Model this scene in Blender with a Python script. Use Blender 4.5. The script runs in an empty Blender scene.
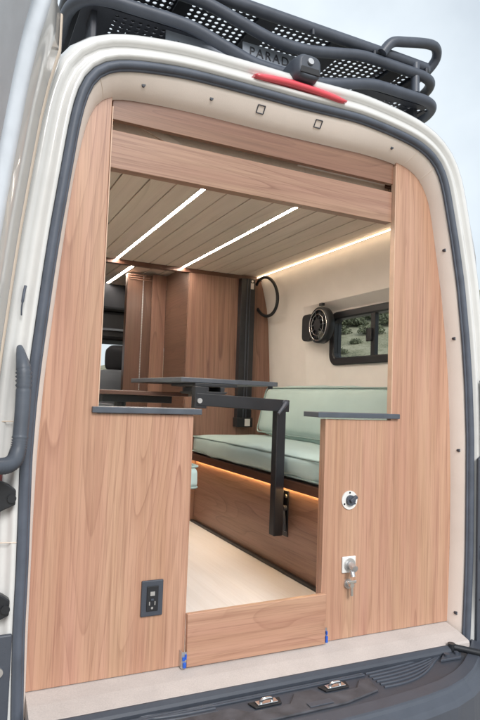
import bpy, bmesh, math, random
from mathutils import Vector, Matrix
random.seed(7)
R = math.radians
scn = bpy.context.scene
col = scn.collection

# ------------------------------------------------------------------ materials
def new_mat(name):
    m = bpy.data.materials.new(name); m.use_nodes = True
    nt = m.node_tree; b = nt.nodes['Principled BSDF']
    return m, nt, b

def nd(nt, t, **kw):
    n = nt.nodes.new(t)
    for k, v in kw.items():
        if k in n.inputs: n.inputs[k].default_value = v
        else: setattr(n, k, v)
    return n

def plain(name, c, rough=.5, metal=0, noise=.06, scale=18, bump=0, bscale=200, spec=.5, coat=0):
    m, nt, b = new_mat(name)
    b.inputs['Roughness'].default_value = rough; b.inputs['Metallic'].default_value = metal
    b.inputs['Specular IOR Level'].default_value = spec
    b.inputs['Coat Weight'].default_value = coat
    tc = nd(nt, 'ShaderNodeTexCoord')
    n = nd(nt, 'ShaderNodeTexNoise', Scale=scale, Detail=6.0); nt.links.new(tc.outputs['Object'], n.inputs['Vector'])
    r = nd(nt, 'ShaderNodeValToRGB')
    r.color_ramp.elements[0].position = .3; r.color_ramp.elements[1].position = .7
    r.color_ramp.elements[0].color = [max(0, x*(1-noise*1.6)) for x in c] + [1]
    r.color_ramp.elements[1].color = [min(1, x*(1+noise)) for x in c] + [1]
    nt.links.new(n.outputs['Fac'], r.inputs['Fac']); nt.links.new(r.outputs['Color'], b.inputs['Base Color'])
    mr = nd(nt, 'ShaderNodeMapRange'); mr.inputs['To Min'].default_value = max(0, rough-.08); mr.inputs['To Max'].default_value = min(1, rough+.08)
    nt.links.new(n.outputs['Fac'], mr.inputs['Value']); nt.links.new(mr.outputs['Result'], b.inputs['Roughness'])
    if bump:
        n2 = nd(nt, 'ShaderNodeTexNoise', Scale=bscale, Detail=3.0); nt.links.new(tc.outputs['Object'], n2.inputs['Vector'])
        bp = nd(nt, 'ShaderNodeBump', Strength=bump, Distance=.002); nt.links.new(n2.outputs['Fac'], bp.inputs['Height'])
        nt.links.new(bp.outputs['Normal'], b.inputs['Normal'])
    return m

def wood(name, light, mid, dark, axis='z', across=5.2, along=.42, rings=22.0, rough=.34, shift=(0, 0, 0), fibre=.5, linew=.5, ringdark=.62, streak=.42):
    """cathedral grained veneer; grain runs along the named object axis"""
    m, nt, b = new_mat(name); L = nt.links
    tc = nd(nt, 'ShaderNodeTexCoord')
    mp = nd(nt, 'ShaderNodeMapping'); mp.inputs['Location'].default_value = shift
    s = {'x': (along, across, across), 'y': (across, along, across), 'z': (across, across, along)}[axis]
    mp.inputs['Scale'].default_value = s
    L.new(tc.outputs['Object'], mp.inputs['Vector'])
    n = nd(nt, 'ShaderNodeTexNoise', Scale=1.0, Detail=1.5, Roughness=.35, Distortion=.25); L.new(mp.outputs['Vector'], n.inputs['Vector'])
    mu = nd(nt, 'ShaderNodeMath', operation='MULTIPLY'); mu.inputs[1].default_value = rings; L.new(n.outputs['Fac'], mu.inputs[0])
    fr = nd(nt, 'ShaderNodeMath', operation='FRACT'); L.new(mu.outputs[0], fr.inputs[0])
    rr = nd(nt, 'ShaderNodeValToRGB'); e = rr.color_ramp.elements
    e[0].position = 0; e[0].color = (.0, .0, .0, 1); e[1].position = linew*.22; e[1].color = (.62, .62, .62, 1)
    x = e.new(.5); x.color = (.95, .95, .95, 1); x = e.new(.965); x.color = (1, 1, 1, 1); x = e.new(1); x.color = (.0, .0, .0, 1)
    L.new(fr.outputs[0], rr.inputs['Fac'])
    # fine fibres
    mp2 = nd(nt, 'ShaderNodeMapping'); s2 = {'x': (4, 230, 230), 'y': (230, 4, 230), 'z': (230, 230, 4)}[axis]; mp2.inputs['Scale'].default_value = s2
    L.new(tc.outputs['Object'], mp2.inputs['Vector'])
    n2 = nd(nt, 'ShaderNodeTexNoise', Scale=1.0, Detail=4.0, Roughness=.6, Distortion=.2); L.new(mp2.outputs['Vector'], n2.inputs['Vector'])
    mp5 = nd(nt, 'ShaderNodeMapping'); s5 = {'x': (1.1, 62, 62), 'y': (62, 1.1, 62), 'z': (62, 62, 1.1)}[axis]; mp5.inputs['Scale'].default_value = s5
    mp5.inputs['Location'].default_value = shift; L.new(tc.outputs['Object'], mp5.inputs['Vector'])
    n5 = nd(nt, 'ShaderNodeTexNoise', Scale=1.0, Detail=5.0, Roughness=.7, Distortion=.6); L.new(mp5.outputs['Vector'], n5.inputs['Vector'])
    # broad tone drift, plank to plank
    mp3 = nd(nt, 'ShaderNodeMapping'); s3 = {'x': (.8, 14, 14), 'y': (14, .8, 14), 'z': (14, 14, .8)}[axis]; mp3.inputs['Scale'].default_value = s3
    mp3.inputs['Location'].default_value = [v*3.1+1 for v in shift]
    L.new(tc.outputs['Object'], mp3.inputs['Vector'])
    n3 = nd(nt, 'ShaderNodeTexNoise', Scale=1.0, Detail=3.0); L.new(mp3.outputs['Vector'], n3.inputs['Vector'])
    # modulate ring strength so that it fades in and out
    n4 = nd(nt, 'ShaderNodeTexNoise', Scale=2.3, Detail=2.0); L.new(tc.outputs['Object'], n4.inputs['Vector'])
    mr4 = nd(nt, 'ShaderNodeMapRange'); mr4.inputs['From Min'].default_value = .35; mr4.inputs['From Max'].default_value = .65
    mr4.inputs['To Min'].default_value = .08*ringdark; mr4.inputs['To Max'].default_value = ringdark
    L.new(n4.outputs['Fac'], mr4.inputs['Value'])
    inv = nd(nt, 'ShaderNodeMath', operation='SUBTRACT'); inv.inputs[0].default_value = 1; L.new(rr.outputs['Color'], inv.inputs[1])
    rs = nd(nt, 'ShaderNodeMath', operation='MULTIPLY'); L.new(inv.outputs[0], rs.inputs[0]); L.new(mr4.outputs['Result'], rs.inputs[1])
    base = nd(nt, 'ShaderNodeMix', data_type='RGBA')
    base.inputs['A'].default_value = (*mid, 1); base.inputs['B'].default_value = (*light, 1)
    mr3 = nd(nt, 'ShaderNodeMapRange'); mr3.inputs['From Min'].default_value = .3; mr3.inputs['From Max'].default_value = .7
    L.new(n3.outputs['Fac'], mr3.inputs['Value']); L.new(mr3.outputs['Result'], base.inputs['Factor'])
    m1 = nd(nt, 'ShaderNodeMix', data_type='RGBA'); L.new(base.outputs['Result'], m1.inputs['A']); m1.inputs['B'].default_value = (*dark, 1)
    L.new(rs.outputs[0], m1.inputs['Factor'])
    mf = nd(nt, 'ShaderNodeMapRange'); mf.inputs['From Min'].default_value = .5; mf.inputs['From Max'].default_value = .78; mf.inputs['To Max'].default_value = fibre
    L.new(n2.outputs['Fac'], mf.inputs['Value'])
    m2 = nd(nt, 'ShaderNodeMix', data_type='RGBA'); L.new(m1.outputs['Result'], m2.inputs['A']); m2.inputs['B'].default_value = (*[d*.75 for d in dark], 1)
    L.new(mf.outputs['Result'], m2.inputs['Factor'])
    mr5 = nd(nt, 'ShaderNodeMapRange'); mr5.inputs['From Min'].default_value = .48; mr5.inputs['From Max'].default_value = .70; mr5.inputs['To Max'].default_value = streak
    L.new(n5.outputs['Fac'], mr5.inputs['Value'])
    m3 = nd(nt, 'ShaderNodeMix', data_type='RGBA'); L.new(m2.outputs['Result'], m3.inputs['A']); m3.inputs['B'].default_value = (*dark, 1)
    L.new(mr5.outputs['Result'], m3.inputs['Factor'])
    n6 = nd(nt, 'ShaderNodeTexNoise', Scale=1.6, Detail=3.0); L.new(mp3.outputs['Vector'], n6.inputs['Vector'])
    hs = nd(nt, 'ShaderNodeHueSaturation'); mr6 = nd(nt, 'ShaderNodeMapRange'); mr6.inputs['To Min'].default_value = .485; mr6.inputs['To Max'].default_value = .515
    L.new(n6.outputs['Fac'], mr6.inputs['Value']); L.new(mr6.outputs['Result'], hs.inputs['Hue']); L.new(m3.outputs['Result'], hs.inputs['Color'])
    L.new(hs.outputs['Color'], b.inputs['Base Color'])
    b.inputs['Roughness'].default_value = rough
    bp = nd(nt, 'ShaderNodeBump', Strength=.12, Distance=.001); L.new(n2.outputs['Fac'], bp.inputs['Height']); L.new(bp.outputs['Normal'], b.inputs['Normal'])
    return m

def fabric(name, c, weave=900, rough=.9, var=.1):
    m, nt, b = new_mat(name); L = nt.links
    tc = nd(nt, 'ShaderNodeTexCoord')
    n = nd(nt, 'ShaderNodeTexNoise', Scale=9.0, Detail=5.0); L.new(tc.outputs['Object'], n.inputs['Vector'])
    w = nd(nt, 'ShaderNodeTexNoise', Scale=weave, Detail=2.0); L.new(tc.outputs['Object'], w.inputs['Vector'])
    ad = nd(nt, 'ShaderNodeMath', operation='ADD'); L.new(n.outputs['Fac'], ad.inputs[0]); L.new(w.outputs['Fac'], ad.inputs[1])
    mr = nd(nt, 'ShaderNodeMapRange'); mr.inputs['From Min'].default_value = .6; mr.inputs['From Max'].default_value = 1.4
    L.new(ad.outputs[0], mr.inputs['Value'])
    mx = nd(nt, 'ShaderNodeMix', data_type='RGBA'); mx.inputs['A'].default_value = (*[x*(1-var) for x in c], 1); mx.inputs['B'].default_value = (*[min(1, x*(1+var)) for x in c], 1)
    L.new(mr.outputs['Result'], mx.inputs['Factor']); L.new(mx.outputs['Result'], b.inputs['Base Color'])
    b.inputs['Roughness'].default_value = rough; b.inputs['Specular IOR Level'].default_value = .25
    b.inputs['Sheen Weight'].default_value = .15
    bp = nd(nt, 'ShaderNodeBump', Strength=.35, Distance=.0015); L.new(w.outputs['Fac'], bp.inputs['Height']); L.new(bp.outputs['Normal'], b.inputs['Normal'])
    return m

def emit(name, c, s):
    m, nt, b = new_mat(name)
    b.inputs['Base Color'].default_value = (.8, .8, .75, 1)
    b.inputs['Emission Color'].default_value = (*c, 1); b.inputs['Emission Strength'].default_value = s
    return m

M = {}
WL, WM, WD = (.535, .325, .225), (.46, .257, .17), (.21, .09, .055)
M['wood_left'] = wood('wood_left', WL, WM, WD, 'z', shift=(2.3, 0, 1.1))
M['wood_right'] = wood('wood_right', WL, WM, WD, 'z', shift=(7.4, 0, 4.2), rings=20, across=6.5, along=.25, ringdark=.4)
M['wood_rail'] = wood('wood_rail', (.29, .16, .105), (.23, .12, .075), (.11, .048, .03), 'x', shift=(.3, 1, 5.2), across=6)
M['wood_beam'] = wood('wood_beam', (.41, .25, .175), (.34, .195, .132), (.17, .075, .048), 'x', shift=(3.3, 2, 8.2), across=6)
M['wood_drawer'] = wood('wood_drawer', (.52, .31, .215), (.44, .243, .162), WD, 'x', shift=(1.2, 0, 2.9), across=6, along=1.0, rings=13)
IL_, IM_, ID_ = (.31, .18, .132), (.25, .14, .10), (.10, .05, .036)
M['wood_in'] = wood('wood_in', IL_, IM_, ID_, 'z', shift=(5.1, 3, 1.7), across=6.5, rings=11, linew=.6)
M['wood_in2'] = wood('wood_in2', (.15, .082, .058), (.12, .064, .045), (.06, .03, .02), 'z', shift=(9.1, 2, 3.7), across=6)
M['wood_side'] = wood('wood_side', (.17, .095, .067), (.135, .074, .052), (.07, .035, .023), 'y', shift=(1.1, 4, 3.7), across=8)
M['wood_bench'] = wood('wood_bench', (.37, .22, .155), (.30, .17, .115), (.13, .065, .044), 'y', shift=(.6, 1.4, 2.2), across=6, along=.9, rings=9)
M['wood_trim'] = wood('wood_trim', (.13, .06, .04), (.09, .042, .028), (.04, .018, .012), 'y', shift=(3.6, 1.4, .2), across=9)
M['wood_trim_x'] = wood('wood_trim_x', (.13, .06, .04), (.09, .042, .028), (.04, .018, .012), 'x', shift=(3.6, 1.4, .2), across=9)
M['ceiling'] = wood('ceiling_wood', (.70, .59, .50), (.65, .54, .45), (.5, .40, .32), 'y', shift=(0, 2, 1), across=8, rings=6, fibre=.25, rough=.5, streak=.2)
M['edge'] = plain('edge_band', (.62, .42, .30), .45)
M['cream'] = fabric('cream_trim', (.86, .77, .70), 700, var=.05)
M['cream_wall'] = fabric('cream_wall', (.79, .745, .705), 500, var=.05)
M['floor_mat'] = fabric('floor_lip', (.50, .45, .42), 260, var=.13)
M['vinyl'] = wood('vinyl_floor', (.80, .79, .775), (.75, .735, .715), (.58, .55, .51), 'y', shift=(3, 3, 3), across=20, rings=5, fibre=.18, rough=.5, ringdark=.25, streak=.15)
M['paint'] = plain('white_paint', (.67, .67, .655), .16, noise=.02, coat=.4)
M['paint_in'] = plain('white_inner_paint', (.66, .70, .69), .38, noise=.03)
M['beige'] = plain('beige_paint', (.66, .56, .46), .35, noise=.03)
M['door_liner'] = plain('door_liner', (.68, .73, .79), .5, noise=.04)
M['hose'] = plain('hose_rubber', (.085, .10, .125), .5, noise=.08, bump=.15)
M['rubber'] = plain('grey_rubber', (.085, .10, .13), .55, noise=.1, bump=.15)
M['plastic'] = plain('dark_plastic', (.05, .058, .075), .5, noise=.05, bump=.3, bscale=420)
M['plastic2'] = plain('mid_plastic', (.06, .07, .09), .45, noise=.05, bump=.25, bscale=420)
M['black'] = plain('black_metal', (.018, .02, .024), .38, noise=.1, bump=.1, bscale=600)
M['black_matt'] = plain('black_matt', (.012, .013, .016), .6, noise=.1)
M['dusty'] = plain('dusty_plastic', (.066, .068, .08), .6, noise=.25, scale=22, bump=.3, bscale=380)
M['tabletop'] = plain('table_laminate', (.085, .098, .118), .42, noise=.1)
M['ledge'] = plain('ledge_laminate', (.075, .088, .11), .42, noise=.12)
M['rack'] = plain('rack_powder_coat', (.065, .076, .10), .42, noise=.1, bump=.2, bscale=700)
M['plate'] = plain('rack_plate', (.03, .034, .046), .5, noise=.1)
M['sign'] = plain('rack_badge', (.22, .25, .30), .45, noise=.06)
M['letter'] = plain('badge_letter', (.02, .022, .03), .5)
M['chrome'] = plain('chrome', (.75, .75, .75), .18, metal=1, noise=.02)
M['steel'] = plain('steel', (.6, .6, .6), .35, metal=.8, noise=.05)
M['white_pl'] = plain('white_plastic', (.72, .72, .70), .4, noise=.03)
M['blue'] = plain('blue_clip', (.02, .10, .5), .4)
M['mint'] = fabric('mint_fabric', (.42, .545, .525), 900, var=.05)
M['mint_pipe'] = fabric('mint_piping', (.26, .35, .33), 900, var=.05)
M['cloth_dark'] = fabric('dark_fabric', (.03, .032, .038), 600)
M['cloth_grey'] = fabric('grey_fabric', (.16, .18, .21), 600)
M['red'] = plain('red_lens', (.78, .09, .12), .2, noise=.04, coat=.6)
M['red_dark'] = plain('dark_red_lens', (.16, .012, .018), .15, noise=.1, coat=.8)
M['led'] = emit('led_white', (1, .90, .78), 58.0)
M['led_wall'] = emit('led_wall', (1, .76, .50), 5.5)
M['led_warm'] = emit('led_warm', (1, .62, .27), 24.0)
m, nt, b = new_mat('tinted_glass'); b.inputs['Base Color'].default_value = (.72, .76, .76, 1); b.inputs['Roughness'].default_value = .02
b.inputs['Transmission Weight'].default_value = 1; b.inputs['IOR'].default_value = 1.02; M['glass'] = m
m, nt, b = new_mat('clear_glass'); b.inputs['Base Color'].default_value = (.97, .98, .98, 1); b.inputs['Roughness'].default_value = .0
b.inputs['Transmission Weight'].default_value = 1; b.inputs['IOR'].default_value = 1.02; M['screen'] = m

# ------------------------------------------------------------------ mesh helpers
class MB:
    def __init__(s): s.v = []; s.f = []; s.sm = []
    def add(s, vs, fs, smooth=False):
        o = len(s.v); s.v += [tuple(v) for v in vs]
        for f in fs: s.f.append([i+o for i in f]); s.sm.append(smooth)
        return s
    def box(s, a, b):
        x0, y0, z0 = a; x1, y1, z1 = b
        return s.add([(x0,y0,z0),(x1,y0,z0),(x1,y1,z0),(x0,y1,z0),(x0,y0,z1),(x1,y0,z1),(x1,y1,z1),(x0,y1,z1)],
              [(0,3,2,1),(4,5,6,7),(0,1,5,4),(1,2,6,5),(2,3,7,6),(3,0,4,7)])
    def hexa(s, p):
        return s.add(p, [(0,3,2,1),(4,5,6,7),(0,1,5,4),(1,2,6,5),(2,3,7,6),(3,0,4,7)])
    def obox(s, c, ax, ay, az, h):
        c = Vector(c); ax = Vector(ax).normalized()*h[0]; ay = Vector(ay).normalized()*h[1]; az = Vector(az).normalized()*h[2]
        return s.hexa([c-ax-ay-az, c+ax-ay-az, c+ax+ay-az, c-ax+ay-az, c-ax-ay+az, c+ax-ay+az, c+ax+ay+az, c-ax+ay+az])
    def prism(s, poly, y0, y1, plane='xz'):
        """polygon extruded; plane xz -> along y, xy -> along z, yz -> along x"""
        def P(a, b, d): return {'xz': (a, d, b), 'xy': (a, b, d), 'yz': (d, a, b)}[plane]
        n = len(poly); vs = [P(a, b, y0) for a, b in poly] + [P(a, b, y1) for a, b in poly]
        fs = [list(range(n)), list(range(2*n-1, n-1, -1))] + [(i, i+n, (i+1) % n+n, (i+1) % n) for i in range(n)]
        return s.add(vs, fs)
    def tube(s, pts, r, n=12, closed=False, rb=None, up=None, caps=True):
        pts = [Vector(p) for p in pts]; N = len(pts); rings = []; last = None
        for i, p in enumerate(pts):
            a = pts[i-1] if (i > 0 or closed) else p; c = pts[(i+1) % N] if (i < N-1 or closed) else p
            t = (c-a).normalized()
            if up is not None: u = Vector(up)
            elif last is not None: u = last
            else: u = Vector((0, 0, 1)) if abs(t.z) < .9 else Vector((0, 1, 0))
            u = (u - t*u.dot(t)).normalized(); last = u; w = t.cross(u)
            rr = r[i] if isinstance(r, (list, tuple)) else r; r2 = rb if rb else rr
            rings.append([p + u*(math.cos(k*2*math.pi/n)*rr) + w*(math.sin(k*2*math.pi/n)*r2) for k in range(n)])
        vs = [v for g in rings for v in g]; fs = []
        for i in range(N if closed else N-1):
            j = (i+1) % N
            for k in range(n): fs.append((i*n+k, i*n+(k+1) % n, j*n+(k+1) % n, j*n+k))
        s.add(vs, fs, True)
        if not closed and caps:
            s.add(rings[0], [list(range(n-1, -1, -1))]); s.add(rings[-1], [list(range(n))])
        return s
    def disc(s, c, ax, r, h, n=24, bev=.0):
        ax = Vector(ax).normalized(); c = Vector(c)
        pts = [c, c+ax*h]
        return s.tube(pts, r, n)
    def strip(s, rows, smooth=True, closed=False):
        n = len(rows[0]); vs = [p for r_ in rows for p in r_]; fs = []
        for i in range(len(rows)-1):
            for k in range(n if closed else n-1):
                fs.append((i*n+k, i*n+(k+1) % n, (i+1)*n+(k+1) % n, (i+1)*n+k))
        return s.add(vs, fs, smooth)
    def build(s, name, mat, parent=None, bevel=0, sub=0, loc=None, seg=2, weld=False, solid=0):
        me = bpy.data.meshes.new(name); me.from_pydata(s.v, [], s.f)
        for p, q in zip(me.polygons, s.sm): p.use_smooth = q
        bm = bmesh.new(); bm.from_mesh(me)
        if weld: bmesh.ops.remove_doubles(bm, verts=bm.verts, dist=.0004)
        bmesh.ops.recalc_face_normals(bm, faces=bm.faces)
        if loc is not None: bmesh.ops.translate(bm, verts=bm.verts, vec=-Vector(loc))
        bm.to_mesh(me); bm.free()
        me.materials.append(mat)
        o = bpy.data.objects.new(name, me); col.objects.link(o)
        if loc is not None: o.location = loc
        if parent is not None: put(o, parent)
        if bevel:
            b = o.modifiers.new('bevel', 'BEVEL'); b.width = bevel; b.segments = seg; b.limit_method = 'ANGLE'; b.angle_limit = R(38)
        if sub:
            b = o.modifiers.new('sub', 'SUBSURF'); b.levels = b.render_levels = sub
        if solid:
            b = o.modifiers.new('solid', 'SOLIDIFY'); b.thickness = solid; b.offset = 0
        return o

def world(o):
    v = Vector(o.location); p = o.parent
    while p is not None: v = v + Vector(p.location); p = p.parent
    return v
def put(o, parent):
    """parent o without moving it (no rotations used on parents)"""
    w = Vector(o.location); o.parent = parent; o.location = w - world(parent)
def tag(o, label=None, cat=None, group=None, kind=None):
    if label: o['label'] = label
    if cat: o['category'] = cat
    if group: o['group'] = group
    if kind: o['kind'] = kind
    return o
def empty(name, loc, label, cat, group=None):
    o = bpy.data.objects.new(name, None); o.empty_display_size = .1; o.location = loc; col.objects.link(o)
    return tag(o, label, cat, group)
def lerp(a, b, t): return a+(b-a)*t
def interp(tab, x):
    if x <= tab[0][0]: return tab[0][1]
    for (a, fa), (b, fb) in zip(tab, tab[1:]):
        if x <= b: return lerp(fa, fb, (x-a)/(b-a))
    return tab[-1][1]
def smooth_path(pts, n=6):
    P = [Vector(p) for p in pts]; out = []
    for i in range(len(P)-1):
        a = P[max(i-1, 0)]; b_ = P[i]; c = P[i+1]; d = P[min(i+2, len(P)-1)]
        for k in range(n):
            t = k/n; out.append(.5*((2*b_)+(-a+c)*t+(2*a-5*b_+4*c-d)*t*t+(-a+3*b_-3*c+d)*t**3))
    return out+[P[-1]]

# ------------------------------------------------------------------ outlines of the rear opening (metres; x across, z up from the van floor)
INNER = [(-.764,-.13),(-.768,-.001),(-.771,.25),(-.773,.469),(-.772,.663),(-.764,.861),(-.751,1.034),(-.734,1.24),(-.714,1.452),(-.686,1.625),(-.665,1.69),(-.64,1.723),(-.6,1.738),
         (-.46,1.75),(-.336,1.754),(-.25,1.754),(-.027,1.754),(.136,1.757),(.312,1.760),(.428,1.756),(.53,1.743),(.6,1.705),(.648,1.62),(.682,1.45),(.717,1.266),(.743,1.086),
         (.759,.929),(.771,.737),(.778,.538),(.779,.3),(.774,.11),(.769,-.001),(.765,-.13)]
SEAL = [(-.776,-.14),(-.780,-.05),(-.784,.05),(-.789,.19),(-.789,.34),(-.792,.5),(-.795,.645),(-.791,.796),(-.783,.925),(-.764,1.155),(-.752,1.28),(-.735,1.426),(-.715,1.6),(-.703,1.668),(-.684,1.73),(-.658,1.762),
        (-.615,1.782),(-.54,1.798),(-.42,1.814),(-.352,1.817),(-.23,1.819),(-.1,1.82),(.015,1.82),(.15,1.825),(.26,1.828),(.395,1.815),(.522,1.794),(.597,1.76),(.644,1.702),(.670,1.6),(.703,1.462),(.737,1.294),
        (.766,1.083),(.783,.913),(.795,.706),(.797,.47),(.797,.398),(.797,.265),(.791,.08),(.785,-.05),(.782,-.14)]
CX, CZ = 0, .82
def polar(outline, n=170):
    a = [(math.atan2(x-CX, z-CZ), x, z) for x, z in outline]
    lo, hi = a[0][0], a[-1][0]
    res = []
    for i in range(n):
        t = lerp(-2.44, 2.44, i/(n-1)); d = Vector((math.sin(t), math.cos(t)))
        # intersect the ray with the polyline
        best = None
        for (_, x0, z0), (_, x1, z1) in zip(a, a[1:]):
            e = Vector((x1-x0, z1-z0)); w = Vector((x0-CX, z0-CZ)); den = d.x*e.y-d.y*e.x
            if abs(den) < 1e-9: continue
            u = (w.x*e.y-w.y*e.x)/den; s = (w.x*d.y-w.y*d.x)/den
            if u > 0 and -.0005 <= s <= 1.0005: best = u if best is None else max(best, u)
        if best is None:
            end = a[0] if t < 0 else a[-1]; e2 = end; best = None
            # below the ends: run the side straight down
            x = e2[1]; best = (x-CX)/d.x
        res.append(Vector((CX+d.x*best, CZ+d.y*best)))
    for _ in range(2):
        res = [res[0]]+[(res[i-1]+res[i]*2+res[i+1])/4 for i in range(1, n-1)]+[res[-1]]
    return res
PI_, PS = polar(INNER), polar(SEAL)
def offset(pl, d):
    out = []
    for i, p in enumerate(pl):
        t = (pl[min(i+1, len(pl)-1)]-pl[max(i-1, 0)]).normalized(); n = Vector((-t.y, t.x))
        if n.dot(p-Vector((CX, CZ))) < 0: n = -n
        out.append(p+n*d)
    return out
def P3(pl, y): return [(p.x, y, p.y) for p in pl]

# ================================================================== THE VAN
van = empty('camper_van', (0, 0, -.65), 'white camper van seen into its wide open rear doorway', 'camper van')

# --- outer skin: door frame flange rolling out to the roof and the sides
prof = [(.010, -.055), (.0275, -.058), (.0315, -.086), (.044, -.088), (.050, -.072), (.070, -.070), (.074, -.080), (.088, -.084), (.104, -.074), (.118, -.045), (.127, .0), (.131, .06)]
rows = [P3(offset(PS, d), y) for d, y in prof]
last = offset(PS, .131)
def side(p, k, dz): 
    s = 1 if p.x > 0 else -1
    w = max(0, min(1, (1.86-p.y)/.18)); return Vector((p.x+s*k*w, p.y+dz*(1-w)))
WIN = (.16, 1.16, 1.05, 1.335)     # right window and its added left copy: y0 y1 z0 z1
SIDE_ROWS = ((.10, .03, .0), (WIN[0]-.01, .08, .005), (.30, .13, .01), (.5, .15, .015), (WIN[1]+.01, .16, .02), (2.0, .16, .02), (2.9, .14, .02))
for y, k, dz in SIDE_ROWS:
    rows.append(P3([side(p, k, dz) for p in last], y))
bm_ = MB(); n = len(rows[0])
wi = len(prof)+1
for i in range(len(rows)-1):
    for k in range(n-1):
        q = [rows[i][k], rows[i][k+1], rows[i+1][k+1], rows[i+1][k]]
        zc = sum(v[2] for v in q)/4; xc = q[0][0]
        if wi <= i < wi+3 and abs(xc) > .5 and WIN[2] < zc < WIN[3]: continue
        bm_.add(q, [(0, 1, 2, 3)], True)
skin = bm_.build('body_shell', M['paint'], van, weld=True)
# cab nose: roof slopes down to a windscreen
mb = MB()
c0 = rows[-1]
ys = [(2.9, 0, 1), (3.5, 0, .98), (3.75, .02, .93)]
rr = []
for y, k, sc in ys: rr.append([(p[0]*(1-k), y, CZ+(p[2]-CZ)*sc if p[2] > CZ else p[2]) for p in c0])
mb.strip(rr); mb.build('cab_roof', M['paint'], van)
mb = MB(); mb.prism([(-1, -.1), (1, -.1), (1, .98), (-1, .98)], 4.0, 4.04); mb.box((-1, 3.6, -.1), (-.97, 4.0, .9)); mb.box((.97, 3.6, -.1), (1, 4.0, .9))
mb.hexa([(-1, 4.04, .6), (1, 4.04, .6), (1, 4.9, .4), (-1, 4.9, .4), (-1, 4.04, .98), (1, 4.04, .98), (1, 4.9, .8), (-1, 4.9, .8)])
mb.build('bonnet', M['paint'], van, bevel=.01)
mb = MB(); mb.hexa([(-.95, 4.0, .985), (.95, 4.0, .985), (.95, 4.01, .985), (-.95, 4.01, .985), (-.85, 3.72, 1.72), (.85, 3.72, 1.72), (.85, 3.73, 1.72), (-.85, 3.73, 1.72)])
mb.build('windscreen', M['screen'], van)
# rear corners under the shell sides and floor pan
mb = MB(); mb.box((-1.0, .06, -.45), (1.0, 4.0, -.11)); mb.build('underbody', M['plastic'], van)

# --- rubber seal round the doorway
seal_c = offset(PS, .0145)
mb = MB(); mb.tube(P3(seal_c, -.069), .0155, 16, rb=.0135, up=(0, 1, 0), caps=True)
mb.tube(P3(offset(PS, .002), -.066), .006, 8, up=(0, 1, 0))
mb.build('door_seal', M['rubber'], van)

# --- padded fabric trim between the seal and the wooden wall
def mix(a, b, t): return [p*(1-t)+q*t for p, q in zip(a, b)]
rows = []
for t, y in ((-.10, .012), (0, -.001), (.06, -.010), (.25, -.026), (.5, -.041), (.75, -.054), (.95, -.062), (1.08, -.06)):
    rows.append(P3(mix(PI_, PS, t), y))
mb = MB(); mb.strip(rows); trim = mb.build('fabric_trim', M['cream'], van)
def on_trim(x, z, t=.5):
    """point on the padded trim, nearest to (x, z)"""
    m_ = mix(PI_, PS, t); k = min(range(len(m_)), key=lambda i: (m_[i]-Vector((x, z))).length); return m_[k]
clips = [(-.56, 1.77), (-.38, 1.785), (.43, 1.79), (.70, 1.5), (.74, 1.27), (.785, .6), (.785, .1), (.745, 1.0)]
for x, z in [(-.53, 1.77), (-.31, 1.785), (.44, 1.787), (.69, 1.42), (.745, 1.09), (.785, .66), (.785, .05)]:
    p = on_trim(x, z); mb = MB(); mb.disc((p.x, -.030, p.y), (0, -1, .0), .0062, .0122, 14); mb.build('trim_clip', M['plastic'], trim, bevel=.001)
for x, z in [(-.12, 1.79), (.09, 1.79)]:
    p = on_trim(x, z, .55); zi = min(PI_, key=lambda q: abs(q.x-x)+(0 if q.y > 1.5 else 9)).y; zo = min(PS, key=lambda q: abs(q.x-x)+(0 if q.y > 1.5 else 9)).y
    ty = [(-.10, .012), (0, -.001), (.06, -.010), (.25, -.026), (.5, -.041), (.75, -.054), (.95, -.062), (1.08, -.06)]
    c4 = [(p.x+u*.013, interp(ty, (p.y+v*.010-zi)/(zo-zi))-.0015, p.y+v*.010) for u, v in ((-1, -1), (1, -1), (1, 1), (-1, 1))]
    mb = MB()
    for k in range(4): mb.tube([c4[k], c4[(k+1) % 4]], .0019, 6)
    mb.build('trim_loop', M['plastic'], trim)
# sewn seams across the trim corners
for side_ in (-1, 1):
    for ang in (.50, .58) if side_ > 0 else (.62,):
        k = min(range(len(PS)), key=lambda i: abs(math.atan2(PS[i].x, PS[i].y-CZ)-side_*ang))
        rowp = [(lerp(PI_[k].x, PS[k].x, t), y-.0012, lerp(PI_[k].y, PS[k].y, t)) for t, y in ((.06, -.010), (.25, -.026), (.5, -.041), (.75, -.054), (.95, -.062))]
        mb = MB(); mb.tube(rowp, .0011, 6); mb.build('trim_seam', M['cream'], trim)

# --- floor lip: beige mat then dark threshold
mb = MB(); mb.prism([(.03, 0), (-.004, 0), (-.06, -.011), (-.114, -.027), (-.119, -.034), (-.119, -.06), (.03, -.06)], -.768, .764, 'yz'); mb.build('floor_mat', M['floor_mat'], van)
mb = MB(); mb.prism([(-.125, -.06), (-.1195, -.06), (-.1195, -.026), (-.126, -.026), (-.138, -.034), (-.142, -.042), (-.140, -.06)], -.76, .655, 'yz')
mb.build('threshold_strip', M['plastic'], van, bevel=.002)

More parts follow.
